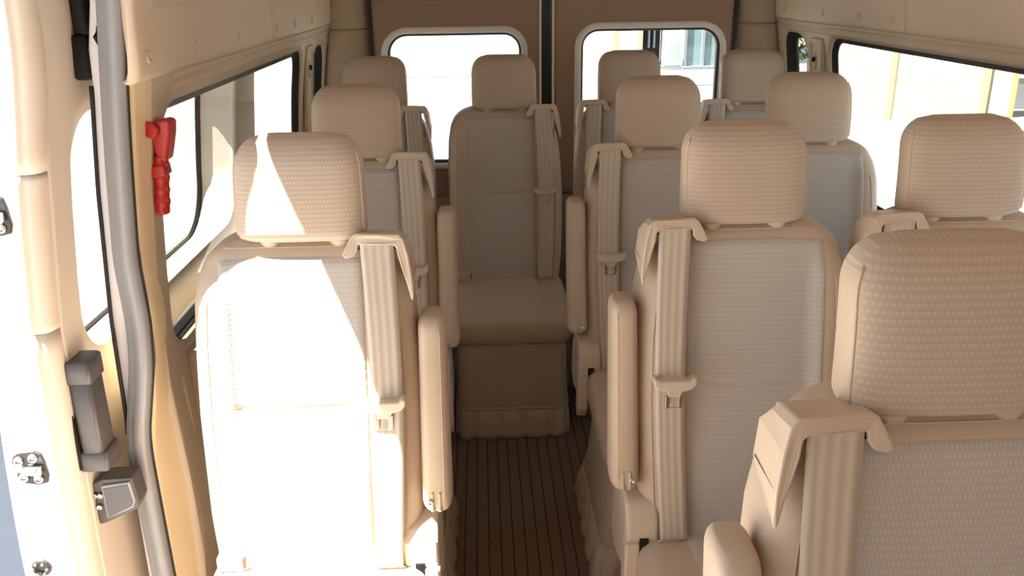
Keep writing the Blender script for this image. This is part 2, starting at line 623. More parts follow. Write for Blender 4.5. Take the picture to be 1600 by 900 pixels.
# raised panel with a belt anchor cover between the two windows of each side
for nm, fn, sg, y0, y1 in (('trim_7', fnL, 1, 3.315, 3.445), ('trim_8', fnR, -1, 3.275, 3.405)):
    mb = MB()
    lp = rrect(y0, y1, .80, 1.335, .02)
    lp2 = rrect(y0 + .014, y1 - .014, .815, 1.32, .012)
    mb.loft([[(fn(0, z)[0] + sg * .012, y, z) for y, z in lp], [(fn(0, z)[0] + sg * .022, y, z) for y, z in lp],
             [(fn(0, z)[0] + sg * .0265, y, z) for y, z in rrect(y0 + .006, y1 - .006, .806, 1.329, .016)],
             [(fn(0, z)[0] + sg * .019, y, z) for y, z in lp2]])
    o = structure(mb.build(nm, 'trim'))
    yc = (y0 + y1) / 2 + (.02 if sg < 0 else 0)
    mb = MB()
    zc = 1.25
    rg = []
    for k, dd in ((1, .012), (1, .024), (.85, .028), (.5, .027)):
        rg.append([(fn(0, zc)[0] + sg * dd, yc + .019 * k * math.cos(q), zc + .036 * k * math.sin(q)) for q in lin(0, 2 * math.pi, 25)[:-1]])
    mb.loft(rg)
    pl = mb.build('belt_anchor_cover', 'leather_dark', o)
    mb = MB()
    mb.tube([(fn(0, zc)[0] + sg * .02, yc + .004, zc + .004), (fn(0, zc)[0] + sg * .034, yc + .004, zc + .004)], .0095, 12)
    mb.build('anchor_bolt', 'dark', pl)

# rounded lower ledge along the left wall
mb = MB()
prof = [(.0, .0), (.045, .0), (.055, .10), (.060, .40), (.068, .60), (.068, .68), (.055, .73), (.03, .755), (.0, .765)]
mb.loft([[(LX(z) + d + .012, y, z) for d, z in prof] for y in lin(1.84, 3.86, 10)])
structure(mb.build('trim_9', 'trim'))
mb = MB()
mb.loft([[(RX(z) - d - .012, y, z) for d, z in prof] for y in lin(.4, 3.86, 10)])
structure(mb.build('trim_10', 'trim'))

# rear corner pillars, in an upper and a lower moulding
def corner(name, side, z0, z1, bulge):
    xw = (lambda z: LX(z) + .02) if side < 0 else (lambda z: RX(z) - .02)
    xi = -.465 if side < 0 else 1.108
    def sec(z, s=0):
        out = []
        for t in lin(0, 1, 15):
            x = xw(z) + (xi - xw(z)) * t
            y = 3.80 + .12 * t - bulge * math.sin(math.pi * t) + s
            out.append((x, y, z))
        return out
    zs = [z0, z0 + .004] + lin(z0 + .03, z1 - .03, 8) + [z1 - .004, z1]
    m = MB()
    m.loft([sec(z, .004 if z in (z0, z1) else 0) + [(p[0], 4.02, z) for p in reversed(sec(z))] for z in zs])
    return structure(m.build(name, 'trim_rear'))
corner('trim_11', -1, 1.3685, 1.98, .030)
corner('trim_12', -1, .0, 1.3675, .022)
corner('trim_13', 1, 1.3685, 1.98, .030)
corner('trim_14', 1, .0, 1.3675, .022)

# rear doors
YR = 3.90
def rear_door(name, x0, x1, hole, gk):
    m = MB()
    fn = lambda x, z: (x, YR, z)
    lp = hole
    hole_panel(m, (x0, x1, .62, 1.50), lp, fn)
    m.grid(fn, lin(x0, x1, 4), lin(.02, .62, 4))
    m.grid(fn, lin(x0, x1, 4), lin(1.50, 2.02, 4))
    o = structure(solid(m.build(name, 'rear_trim'), .05, off=0))
    # pale moulded ring round the window, rubber lip and pane
    H = densify(lp, .05)
    n = len(H)
    def off(d, y):
        r = []
        for i, (a, b) in enumerate(H):
            p, q = H[i - 1], H[(i + 1) % n]
            tx, tz = q[0] - p[0], q[1] - p[1]
            l = math.hypot(tx, tz) or 1
            r.append((a - tz / l * d, y, b + tx / l * d))
        return r
    m = MB()
    rg = [off(-.030, YR - .022), off(-.028, YR - .032), off(-.014, YR - .036), off(-.002, YR - .030), off(.002, YR - .01), off(.002, YR + .03), off(-.03, YR + .03)]
    m.loft(rg + [rg[0]], cap=False)
    f = m.build('window_surround', 'window_ring', o)
    m = MB()
    rg = [off(.0, YR - .026), off(gk, YR - .02), off(gk, YR + .01), off(.0, YR + .01)]
    m.loft(rg + [rg[0]], cap=False)
    m.build('gasket', 'rubber', f)
    m = MB()
    p = off(gk - .004, YR)
    c = (sum(q[0] for q in p) / n, YR, sum(q[2] for q in p) / n)
    m.add(p + [c], [(i, (i + 1) % n, n) for i in range(n)])
    m.build('glass', 'glass', o)
    return o
WRL = rrect(-.402, .178, .78, 1.342, [.06, .06, .075, .085])
WRR = rrect(.442, 1.052, .78, 1.350, [.06, .06, .085, .075])
rear_door('door_1', -.475, .262, WRL, .009)
rear_door('door_2', .318, 1.115, WRR, .009)
# black seal down the joint of the rear doors, between two pale edges
mb = MB()
mb.box(.262, .318, YR - .006, YR + .03, .02, 2.02)
structure(mb.build('trim_15', 'rubber', smooth=False, bevel=.004))
for nm, x in (('trim_16', .262), ('trim_17', .318)):
    mb = MB()
    mb.tube([(x, YR - .026, .02), (x, YR - .026, 2.02)], .0055, 8)
    structure(mb.build(nm, 'window_ring'))
# dark joint between corner pillar and rear door
for nm, x in (('trim_18', -.468), ('trim_19', 1.112)):
    mb = MB()
    mb.box(x - .008, x + .008, YR - .032, YR + .02, .02, 2.0)
    structure(mb.build(nm, 'rubber', smooth=False))

# ------------------------------------------------------------------ sliding-door opening: pillar, jamb, seal
P0X = smooth_table([(0, -.725), (.28, -.729), (.615, -.731), (.74, -.710), (.91, -.689), (1.05, -.693), (1.24, -.671), (1.39, -.654), (1.53, -.634), (1.92, -.60)])
P1X = smooth_table([(0, -.70), (.30, -.711), (.505, -.717), (.635, -.722), (.74, -.702), (.90, -.682), (1.05, -.685), (1.24, -.667), (1.39, -.650), (1.55, -.630), (1.92, -.597)])
P2X = smooth_table([(0, -.69), (.226, -.696), (.355, -.679), (.53, -.683), (.70, -.692), (.826, -.703), (.977, -.698), (1.147, -.687), (1.281, -.668), (1.365, -.650), (1.55, -.628), (1.92, -.595)])
mb = MB()
rings = []
for z in lin(0.0, 1.90, 48):
    a, b, c = P0X(z, .02) + .004, P1X(z, .02), P2X(z, .02)
    rings.append([(a - .03, 1.655, z), (a, 1.658, z), (a + .002, 1.664, z), (b, 1.685, z), (b + (c - b) * .5 + .003, 1.74, z), (c, 1.795, z), (c - .004, 1.812, z), (c - .018, 1.826, z), (c - .05, 1.835, z), (c - .06, 1.70, z)])
mb.loft(rings)
structure(mb.build('trim_20', 'trim_tan'))

SEAL = [(1.97, -.628), (1.80, -.640), (1.535, -.660), (1.364, -.681), (1.244, -.694), (1.05, -.712), (.914, -.709), (.82, -.717), (.739, -.733), (.66, -.750), (.60, -.753), (.45, -.752), (.282, -.750), (.0, -.748)]
SX = smooth_table(sorted(SEAL))
mb = MB()
rings = []
for z in lin(.0, 1.94, 70):
    x = SX(z, .03)
    w = .024
    rings.append([(x + dx * w, 1.655 - dy, z) for dx, dy in ((-1, -.02), (-1.02, .012), (-.8, .024), (-.35, .021), (-.25, .024), (.3, .030), (.8, .026), (1.0, .012), (1.0, -.02))])
mb.loft(rings)
o = structure(mb.build('trim_21', 'seal_grey'))
mb = MB()
mb.tube([(SX(z, .03) + .0245, 1.646, z) for z in lin(.0, 1.94, 50)], .0032, 8)
mb.build('seal_lip', 'rubber', o)

JX = smooth_table([(0, -.785), (.384, -.782), (.581, -.779), (.69, -.765), (.923, -.759), (1.186, -.739), (1.39, -.716), (1.44, -.716), (1.535, -.696), (1.92, -.655)])
mb = MB()
rings = []
for z in lin(0, 1.92, 50):
    x0, x1 = JX(z, .02), SX(z, .03) + .01
    rings.append([(x0, 1.672, z), (x0 - .001, 1.650, z), (x0 + .003, 1.645, z), (x1, 1.645, z), (x1, 1.672, z)])
mb.loft(rings)
jamb = structure(mb.build('trim_22', 'white_paint'))
mb = MB()
mb.tube([(JX(z, .02) - .002, 1.644, z) for z in lin(.66, 1.385, 30)], .0042, 8)
mb.build('weatherstrip', 'rubber', jamb)
mb = MB()
mb.tube([(JX(1.47, .02) + .020, 1.646, 1.455), (JX(1.47, .02) + .017, 1.636, 1.472), (JX(1.47, .02) + .021, 1.646, 1.488)], .0045, 8)
mb.build('bump_stop', 'dark', jamb)
# outer body skin behind the jamb, left and right
mb = MB()
mb.grid(lambda y, z: (JX(z) - .0, y, z), lin(1.66, Y1 + .06, 6), lin(-.25, .72, 8))
mb.grid(lambda y, z: (JX(z) - .0, y, z), lin(1.66, Y1 + .06, 6), lin(1.36, 1.92, 5))
structure(mb.build('wall_body_left', 'white_paint'))

# ------------------------------------------------------------------ the open sliding door outside
DX = smooth_table([(-.2, -.83), (0, -.832), (.41, -.830), (.71, -.824), (.98, -.813), (1.20, -.788), (1.35, -.764), (1.44, -.750), (1.53, -.744), (2.0, -.715)])
DWIN = rrect(1.618, 2.785, .845, 1.335, [.10, .16, .10, .09])
DWIN_O = rrect(1.640, 2.800, .800, 1.318, [.10, .16, .10, .09])
door = thing('sliding_door', 'white sliding door with beige inner lining, slid open alongside the van', 'door', (-.83, 1.5, -.18))
def dchild(o):
    o.matrix_parent_inverse = Matrix.Translation(-Vector((-.83, 1.5, -.18)))
    return o
mb = MB()
def outx(z):
    return DX(z, .03) - .118 - .02 * sstep(1.0, .4, z)
rings = []
for z in lin(-.18, 2.04, 60):
    a, b = DX(z, .03) - .028, outx(z)
    rings.append([(a, 1.512, z), (a - .004, 1.500, z), (a - .045, 1.499, z), (b + .012, 1.499, z), (b + .002, 1.505, z), (b, 1.52, z), (b, 1.62, z), (a, 1.62, z)])
mb.loft(rings)
dchild(mb.build('door_edge', 'white_paint', door))
mb = MB()                                    # outer skin, open at the window
fo = lambda y, z: (outx(z), y, z)
hole_panel(mb, (1.515, 3.03, .60, 1.60), DWIN_O, fo)
mb.grid(fo, lin(1.515, 3.03, 5), lin(-.18, .60, 10))
mb.grid(fo, lin(1.515, 3.03, 5), lin(1.60, 2.04, 8))
dchild(solid(mb.build('outer_skin', 'white_paint', door), .004, off=0))
mb = MB()                                    # beige inner lining
fi = lambda y, z: (DX(z, .03), y, z)
hole_panel(mb, (1.535, 3.02, -.15, 2.0), DWIN, fi, steps=22)
lin_ = dchild(solid(mb.build('inner_lining', 'door_trim', door), .02, off=0))
mb = MB()                                    # rolled front edge of the lining: two soft steps
for za, zb in ((-.15, .951), (.953, 1.249), (1.251, 2.0)):
    rings = []
    for z in lin(za, zb, 28):
        x = DX(z, .03)
        e = .0012 if z in (za, zb) else 0
        rings.append([(x - .036, 1.512, z), (x - .036, 1.497 + e, z), (x - .030, 1.492 + e, z), (x - .022, 1.492 + e, z), (x - .019, 1.496 + e, z), (x - .012, 1.497 + e, z), (x - .004 , 1.500 + e, z), (x + .005 - e, 1.512, z), (x + .008 - e, 1.528, z), (x + .006 - e, 1.545, z), (x - .004, 1.556, z), (x - .02, 1.55, z)])
    mb.loft(rings)
dchild(mb.build('lining_roll', 'door_trim', door))
# door window: gasket and pane
w = window('window_frame', DWIN_O, fo, Vector((-1, 0, 0)), -.004, gk=.016)
del w['kind']
gask = [c for c in w.children if c.name.startswith('gasket')][0]
pane = [c for c in w.children if c.name.startswith('glass')][0]
for c in (gask, pane):
    c.parent = door
    dchild(c)
gask.name = 'window_gasket'
bpy.data.objects.remove(w)
# deep moulded reveal between the lining and the pane
def densk(poly, k):
    out = []
    for i in range(len(poly)):
        a, b = poly[i], poly[(i + 1) % len(poly)]
        kk = k if math.hypot(b[0] - a[0], b[1] - a[1]) > .1 else 1
        out += [(a[0] + (b[0] - a[0]) * j / kk, a[1] + (b[1] - a[1]) * j / kk) for j in range(kk)]
    return out
RI, RO = densk(DWIN, 10), densk(DWIN_O, 10)
mb = MB()
rings = []
for t, e in ((0, 0), (.06, .75), (.14, 1), (1, 1)):
    r = []
    for (a, b), (c_, d_) in zip(RI, RO):
        p = Vector(fi(a, b))
        q = Vector(fo(c_, d_)) + Vector((.012, 0, 0))
        m_ = p.lerp(q, t)
        r.append(m_)
    rings.append(r)
mb.loft(rings, cap=False)
dchild(mb.build('window_reveal', 'door_trim', door))
mb = MB()                                    # rear edge of the door
mb.grid(lambda x, z: (outx(z) + (DX(z, .03) - outx(z)) * x, 3.02, z), lin(0, 1, 3), lin(-.15, 2.0, 24))
dchild(solid(mb.build('rear_edge', 'white_paint', door), .01, off=0))

# grab handle on the door
hx = DX(.76)
mb = MB()
def hbox(z0, z1, x0, x1, y0, y1, tilt=0):
    lp = rrect(x0, x1, y0, y1, .008, 4)
    lp2 = rrect(x0 + .004, x1 - .004, y0 + .004, y1 - .004, .006, 4)
    return [[(a, b, z0) for a, b in lp2], [(a, b, z0 + .004) for a, b in lp], [(a, b, z1 - .004) for a, b in lp], [(a, b, z1) for a, b in lp2]]
def skew(rings):
    return [[(x + (.05 * (.76 - z)) * -.12 , y, z) for x, y, z in r] for r in rings]
grip = MB()
grip.loft(hbox(.672, .842, hx + .010, hx + .052, 1.526, 1.588))
gh = dchild(grip.build('grab_handle', 'grey_plastic', door))
mb = MB()
mb.loft(hbox(.640, .684, hx - .002, hx + .058, 1.524, 1.592))
mb.build('handle_cap', 'grey_plastic', gh)
mb = MB()
mb.loft(hbox(.832, .880, hx - .002, hx + .056, 1.524, 1.592))
mb.build('handle_cap', 'grey_plastic', gh)
mb = MB()
mb.loft(hbox(.645, .872, hx - .008, hx + .008, 1.518, 1.592))
mb.build('handle_base', 'dark', gh)

# guide bracket below the handle: a shallow trough with three bolts
bx = DX(.55)
mb = MB()
o_ = [(bx + .002, .595), (bx + .032, .608), (bx + .092, .610), (bx + .098, .552), (bx + .092, .535), (bx + .028, .505), (bx + .010, .500)]
i_ = [(bx + .034, .590), (bx + .084, .598), (bx + .089, .556), (bx + .084, .546), (bx + .034, .522)]
mb.prism(o_, lambda a, b, d: (a, d, b), 1.550, 1.60)
br = dchild(mb.build('guide_bracket', 'grey_plastic', door, smooth=False, bevel=.003))
mb = MB()
n = len(i_)
mb.prism([(bx + .030, .596), (bx + .088, .603), (bx + .093, .556), (bx + .086, .542), (bx + .030, .518)], lambda a, b, d: (a, d, b), 1.544, 1.552)
mb.build('bracket_rim', 'seal_grey', br, smooth=False, bevel=.002)
mb = MB()
mb.prism(i_, lambda a, b, d: (a, d, b), 1.5425, 1.550)
mb.build('bracket_recess', 'grey_plastic', br, smooth=False)
def bolt(x, y, z, r, parent, mat='chrome', name='bolt'):
    m = MB()
    rg = []
    for rr, d in ((1, 0), (1, -.004), (.8, -.006), (.55, -.006), (.5, -.003), (.2, -.003)):
        rg.append([(x + r * rr * math.cos(q), y + d, z + r * rr * math.sin(q)) for q in lin(0, 2 * math.pi, 17)[:-1]])
    m.loft(rg)
    return m.build(name, mat, parent)
for (a, b) in ((bx + .012, .572), (bx + .024, .572), (bx + .018, .545)):
    bolt(a, 1.549, b, .006, br)

# latch strikers and round plug on the painted front edge
def striker(xc, zc):
    m = MB()
    lp = [(-.030, .010), (-.026, .022), (-.014, .030), (.012, .032), (.024, .026), (.028, .010), (.030, -.018), (.026, -.032), (.010, -.036), (-.014, -.032), (-.024, -.024), (-.026, -.012), (-.012, -.006), (-.012, .004), (-.024, .004)]
    m.prism([(xc + a * 1.1, zc + b * 1.1) for a, b in lp], lambda a, b, d: (a, d, b), 1.494, 1.501)
    s_ = dchild(m.build('striker_plate', 'dark_plate', door, smooth=False, bevel=.002))
    for a, b in ((-.017, .016), (.011, .021), (-.014, -.021), (.014, -.025)):
        bolt(xc + a, 1.495, zc + b, .0095, s_, 'steel')
    m = MB()
    m.box(xc - .006, xc + .026, 1.482, 1.4935, zc - .012, zc + .006)
    m.box(xc + .018, xc + .026, 1.470, 1.484, zc - .014, zc + .006)
    m.box(xc - .006, xc + .026, 1.470, 1.476, zc + .001, zc + .006)
    m.build('striker_hook', 'chrome', s_, smooth=False, bevel=.002)
striker(-.901, .674)
striker(-.867, 1.183)
m = MB()
rg = []
px_, pz_ = -.925, .438
for rr, d in ((.020, .0), (.020, -.004), (.017, -.007), (.011, -.007), (.010, -.003), (.003, -.003)):
    rg.append([(px_ + rr * math.cos(q), 1.499 + d, pz_ + rr * math.sin(q)) for q in lin(0, 2 * math.pi, 25)[:-1]])
m.loft(rg)
pg = dchild(m.build('round_plug', 'dark_plate', door))
for k in range(6):
    q = k * math.pi / 3
    bolt(px_ + .0135 * math.cos(q), 1.493, pz_ + .0135 * math.sin(q), .0028, pg, 'steel', 'plug_stud')
# black upright block high on the lining
m = MB()
m.loft(hbox(1.395, 1.475, DX(1.45) + .004, DX(1.45) + .034, 1.64, 1.74))
m.loft(hbox(1.475, 1.62, DX(1.5) + .010, DX(1.5) + .036, 1.645, 1.74))
dchild(m.build('black_block', 'dark', door))

# ------------------------------------------------------------------ emergency hammer on the pillar
hm = thing('emergency_hammer', 'red emergency hammer hanging on the tan pillar', 'hammer', (-.668, 1.75, 1.12))
HL = Vector((-.668, 1.75, 1.12))
def hc(o):
    o.matrix_parent_inverse = Matrix.Translation(-HL)
    return o
fxz = lambda a, b, d: (a, d, b)
m = MB()                                     # hammer: wedge head and ridged round grip
m.prism([(-.656, 1.250), (-.660, 1.285), (-.664, 1.302), (-.625, 1.309), (-.616, 1.304), (-.619, 1.280), (-.628, 1.245), (-.634, 1.225), (-.650, 1.225)], fxz, 1.728, 1.772)
hd = hc(m.build('hammer_head', 'red', hm, smooth=False, bevel=.006, seg=3))
m = MB()
zs = lin(1.112, 1.235, 34)
rr = []
for z in zs:
    r = .0148 + .0015 * (1 if math.sin((z - 1.112) * 2 * math.pi / .024) > .3 else 0)
    t = (z - 1.112) / .012
    if t < 1:
        r *= max(.15, math.sqrt(max(0, 1 - (1 - t) ** 2)))
    rr.append(r)
m.tube([(-.6625 + .014 * (z - 1.112) / .12, 1.742, z) for z in zs], rr, 16)
hc(m.build('hammer_grip', 'red', hm))
m = MB()                                     # holder: back plate, hood ears and clasp band
m.prism([(-.682, 1.300), (-.671, 1.322), (-.658, 1.318), (-.652, 1.300), (-.660, 1.240), (-.664, 1.165), (-.682, 1.165)], fxz, 1.735, 1.765)
m.prism([(-.676, 1.302), (-.650, 1.308), (-.636, 1.292), (-.640, 1.278), (-.652, 1.272), (-.676, 1.282)], fxz, 1.716, 1.728)
m.prism([(-.672, 1.216), (-.639, 1.220), (-.637, 1.196), (-.672, 1.192)], fxz, 1.722, 1.764)
hc(m.build('hammer_holder', 'red', hm, smooth=False, bevel=.004, seg=3))

# ------------------------------------------------------------------ seats
TAN = 0.2
ZB = 1.089                                   # underside of the headrest
HWF = smooth_table([(.36, .180), (.45, .203), (.55, .214), (.75, .222), (.90, .221), (.98, .217), (1.03, .208), (1.06, .193), (1.078, .172), (1.09, .148), (1.098, .115)])
HWG = smooth_table([(.36, .180), (.45, .203), (.55, .214), (.75, .220), (.88, .216), (.96, .208), (1.02, .192), (1.05, .174), (1.07, .150), (1.085, .120), (1.098, .085)])
def hw(z):
    return HWF(z, .006)
def hwside(z, t):
    return HWG(z, .006) if t > 0 else HWF(z, .006)
def lean(z):
    return (z - ZB) * TAN
SIDE = [1]
def contour(x, z):
    t = abs(x)
    c = -.020 * sstep(.125, .165, t) * sstep(1.07, .98, z) - .004 * (1 - (t / .2) ** 2)
    c -= .010 * math.exp(-((z - .60) / .12) ** 2) * (1 - sstep(.10, .16, t))       # lumbar swell
    h = hwside(z, x * SIDE[0])
    R = .048 * (1 - .7 * min(1, max(0, (z - 1.05) / .048)))
    if t > h - R:
        c += R - math.sqrt(max(0, R * R - (t - (h - R)) ** 2))
    if z > 1.05:
        k = min(1, (z - 1.05) / .048)
        c += .045 * (1 - math.sqrt(max(0, 1 - k * k)))
    return c
def front(x, z):
    return lean(z) + contour(x, z)

def seat_parts(s, flare=1.0):
    """Every part of one seat with its belt on the side s (-1 the picture's left, +1 its right), as a dict name -> builder."""
    SIDE[0] = s
    root = bpy.data.objects.new('seat_pattern', None)
    COL.objects.link(root)
    # --- backrest shell
    m = MB()
    zs = lin(.38, 1.03, 27) + [1.04, 1.05, 1.06, 1.068, 1.075, 1.081, 1.086, 1.090, 1.094, 1.097]
    tt = [math.sin(q) for q in lin(-math.pi / 2, math.pi / 2, 41)]
    rings = []
    for z in zs:
        h = hw(z)
        fr = [(t * hwside(z, t * s), front(t * hwside(z, t * s), z), z) for t in tt]
        back = lean(z) + .115
        if z > 1.05:
            k = min(1, (z - 1.05) / .048)
            back -= .02 * (1 - math.sqrt(max(0, 1 - k * k)))
        R = .03 * (1 - .7 * min(1, max(0, (z - 1.05) / .048)))
        bk = []
        for t in reversed(tt):
            h = hwside(z, t * s)
            x = t * h
            y = back
            if abs(x) > h - R:
                y -= R - math.sqrt(max(0, R * R - (abs(x) - (h - R)) ** 2))
            bk.append((x, y, z))
        rings.append(fr + bk)
    m.loft(rings)
    back = m.build('backrest', 'leather', root)
    # --- woven panel
    xa, xb = (-.116, .162) if s < 0 else (-.162, .116)
    m = MB()
    def ins(u, v):
        x = xa + (xb - xa) * u
        z = .42 + (1.064 - .42) * v
        e = min(u * (xb - xa), (1 - u) * (xb - xa), (1 - v) * .64)
        lift = .0085 * math.sqrt(min(1, e / .012)) - .003
        lift -= .0036 * min(1, max(0, e - .012) / .03) * math.exp(-((z - .780 + .006 * math.cos((u - .5) * 3)) / .006) ** 2)
        zz = z + .004 * math.sin(math.pi * u) * v
        return (x, front(x, min(zz, 1.075)) - lift, zz)
    us = [0, .008, .02, .04] + lin(.07, .93, 26) + [.96, .98, .992, 1]
    vs = lin(0, .52, 22) + lin(.53, .59, 14) + lin(.60, .96, 16) + [.975, .985, .993, 1]
    m.grid(ins, us, vs)
    m.build('woven_panel', 'fabric', back)
    # --- seams of the bolsters
    def seam(path, r, par):
        m_ = MB()
        m_.tube(path, r, 6)
        m_.build('seam', 'thread', par)
    for sx in (-1, 1):
        for d in ((.030, .038) if sx == s else (.034,)):
            seam([(sx * (hwside(z, sx * s) - d), front(sx * (hwside(z, sx * s) - d), z) - .0006, z) for z in lin(.45, 1.0, 30)], .0014, back)
    seam([(x, front(x, 1.0815) - .0004, 1.0815) for x in lin(-.15 if s > 0 else -.08, .08 if s > 0 else .15, 24)], .0014, back)
    # --- headrest
    HB, HT, HX = 1.093, 1.291, .125
    m = MB()
    rings = []
    nz = 26
    for i in range(nz + 1):
        v = i / nz
        z = HB + (HT - HB) * v
        # width profile: rounded top corners, small rounded bottom, slightly wider at the middle
        w_ = HX * (.99 + .012 * math.sin(math.pi * v) - .035 * v)
        zt = (z - (HT - .065)) / .065
        if zt > 0:
            w_ = w_ - .058 * (1 - math.sqrt(max(0, 1 - min(zt, 1) ** 2.3)))
        zb_ = ((HB + .022) - z) / .022
        if zb_ > 0:
            w_ -= .016 * (1 - math.sqrt(max(0, 1 - min(zb_, 1) ** 2)))
        d_ = .045
        ztd = (z - (HT - .055)) / .055
        if ztd > 0:
            d_ -= .040 * (1 - math.sqrt(max(0, 1 - min(ztd, 1) ** 2)))
        if zb_ > 0:
            d_ -= .018 * (1 - math.sqrt(max(0, 1 - min(zb_, 1) ** 2)))
        yc = .030 + TAN * (z - HB) * .85 - .008 * math.sin(math.pi * v)
        r = []
        for q in lin(0, 2 * math.pi, 65)[:-1]:
            c_, s_ = math.cos(q), math.sin(q)
            e = .42
            x = w_ * math.copysign(abs(c_) ** e, c_)
            y = d_ * math.copysign(abs(s_) ** .62, s_)
            y -= .005 * (1 - (x / w_) ** 2) * (1 if s_ < 0 else 0)
            r.append((x, yc + y, z))
        rings.append(r)
    m.loft(rings)
    fm = []
    for f in m.f:
        if len(f) > 4:
            fm.append(0)
            continue
        cx_ = sum(m.v[i][0] for i in f) / 4
        cz_ = sum(m.v[i][2] for i in f) / 4
        p = [Vector(m.v[i]) for i in f]
        nrm = (p[1] - p[0]).cross(p[3] - p[0])
        side_on = nrm.length > 0 and abs(nrm.normalized().x) > .80
        fm.append(1 if side_on and cz_ < HT - .035 else 0)
    m.fm = fm
    hr = m.build('headrest', ['fabric_rows', 'leather'], root)
    for sx in (-1, 1):
        path = []
        for i in range(2, nz - 3):
            ring = rings[i]
            best = [p for p in ring if p[0] * sx > 0 and p[1] < sum(q[1] for q in ring) / len(ring)]
            w_ = max(abs(q[0]) for q in ring)
            best.sort(key=lambda p: abs(abs(p[0]) - w_ * .965))
            path.append((best[0][0], best[0][1] - .0004, best[0][2]))
        seam(path, .0018, hr)
    # --- headrest posts with collars
    for sx in (-1, 1):
        m = MB()
        x = sx * .066 + .004
        m.tube([(x, .036, 1.072), (x, .040, 1.115)], .0065, 10)
        m.build('headrest_post', 'steel', root)
        m = MB()
        rg = []
        for r_, z in ((.021, 1.082), (.022, 1.094), (.020, 1.100), (.010, 1.1015)):
            rg.append([(x + r_ * math.cos(q),   .022 + r_ * math.sin(q) * .9, z) for q in lin(0, 2 * math.pi, 21)[:-1]])
        m.loft(rg)
        m.build('post_collar', 'plastic_pale', root)
    # --- belt guide at the top corner: flat bar over the slot, inner lug, outer leg with a slanted foot
    GP = [(.2120, .984), (.2140, 1.000), (.2120, 1.030), (.2060, 1.075), (.1985, 1.104), (.1900, 1.1135), (.1500, 1.1150), (.1080, 1.1155), (.0990, 1.110), (.0840, 1.081), (.0815, 1.074),
          (.0880, 1.068), (.1040, 1.072), (.1110, 1.082), (.1130, 1.094), (.1500, 1.0935), (.1780, 1.0935), (.1840, 1.088), (.1870, 1.070), (.1940, 1.045), (.2010, 1.020), (.2075, .990)]
    fr, bk = [], []
    for a, b in GP:
        k = sstep(1.06, .99, b) if a > .15 else 0
        yf = -.040 + .006 * k if a > .115 else -.034
        yb_ = .022 if b > 1.09 else (.046 if a > .15 else .0)
        fr.append((s * a, lean(b) + yf, b))
        bk.append((s * a, lean(b) + yb_, b - (.010 if b > 1.10 else 0) + .040 * sstep(1.035, .985, b)))
    m = MB()
    m.loft([fr, bk])
    bg = m.build('belt_guide', 'plastic', root, smooth=False, bevel=.0035, seg=2)
    m = MB()
    m.prism([(s * a, b) for a, b in [(.108, 1.084), (.108, 1.0965), (.122, 1.097), (.172, 1.097), (.186, 1.0945), (.186, 1.084)]], lambda a, b, d: (a, d + lean(b), b), -.030, -.020)
    m.build('belt_slot', 'dark', bg, smooth=False)
    # --- belt webbing, falling from the slot over the bolster
    m = MB()
    pts = []
    for z in lin(1.096, .462, 60):
        k = (1.096 - z) / .634
        xc = s * (.1465 + .010 * math.sin(math.pi * k) - .002 * k)
        w_ = .0315 - .0035 * k
        yb = lean(z) - .033
        yb -= .006 * math.sin(math.pi * k)
        tw = 0.0
        pts.append((xc, w_, yb, z, tw, k))
    for q in lin(.1, 1, 10):                 # the lower end turns outwards round the bolster
        xc = s * (.1445 + .035 * q)
        pts.append((xc, .028 * (1 - .25 * q), lean(.462) - .026 - .012 * math.sin(q * 2) + .05 * q * q, .462 - .020 * math.sin(q * 2.2) + .012 * q, 0, 1 + .05 * q))
    v, f, uv = [], [], []
    nx = 7
    for (xc, w_, yb, z, tw, k) in pts:
        for layer in (0, 1):
            for j in range(nx):
                u = j / (nx - 1)
                v.append((xc + (u - .5) * 2 * w_, yb + layer * .0014, z))
                uv.append((u, k))
    L = 2 * nx
    for i in range(len(pts) - 1):
        for j in range(nx - 1):
            f.append((i * L + j, i * L + j + 1, (i + 1) * L + j + 1, (i + 1) * L + j))
            f.append((i * L + nx + j, (i + 1) * L + nx + j, (i + 1) * L + nx + j + 1, i * L + nx + j + 1))
        f.append((i * L, (i + 1) * L, (i + 1) * L + nx, i * L + nx))
        f.append((i * L + nx - 1, i * L + L - 1, (i + 1) * L + L - 1, (i + 1) * L + nx - 1))
    belt = obj('seat_belt', v, f, 'belt', root, uvs=uv)
    # --- tongue: plastic slider and metal blade
    zt = .800
    xc = s * .148
    yt = lean(zt) - .046
    m = MB()
    rg = []
    lpv = [(-.043, .010), (-.044, -.004), (-.036, -.014), (-.018, -.020), (.018, -.020), (.036, -.014), (.044, -.004), (.043, .010), (.036, .008), (.030, .004), (-.030, .004), (-.036, .008)]
    m.prism(lpv, lambda a, b, d: (xc + a, yt + d, zt + b), -.012, .014)
    tg = m.build('belt_slider', 'plastic_pale', root, smooth=False, bevel=.004, seg=3)
    m = MB()
    fb = lambda a, b, d: (xc + a, yt + d, zt + b)
    m.prism([(-.018, -.018), (.018, -.018), (.012, -.034), (-.012, -.034)], fb, -.006, .002)
    m.build('tongue_grip', 'plastic_pale', tg, smooth=False, bevel=.002)
    m = MB()
    m.prism([(-.0175, -.028), (-.0095, -.028), (-.0095, -.056), (.0095, -.056), (.0095, -.028), (.0175, -.028), (.0165, -.062), (.013, -.067), (-.013, -.067), (-.0165, -.062)], fb, -.0045, -.001)
    tn = m.build('tongue', 'chrome', tg, smooth=False, bevel=.0007)
    # --- folded-up armrest on the aisle side
    m = MB()
    rings = []
    za, zb_ = .562, .948
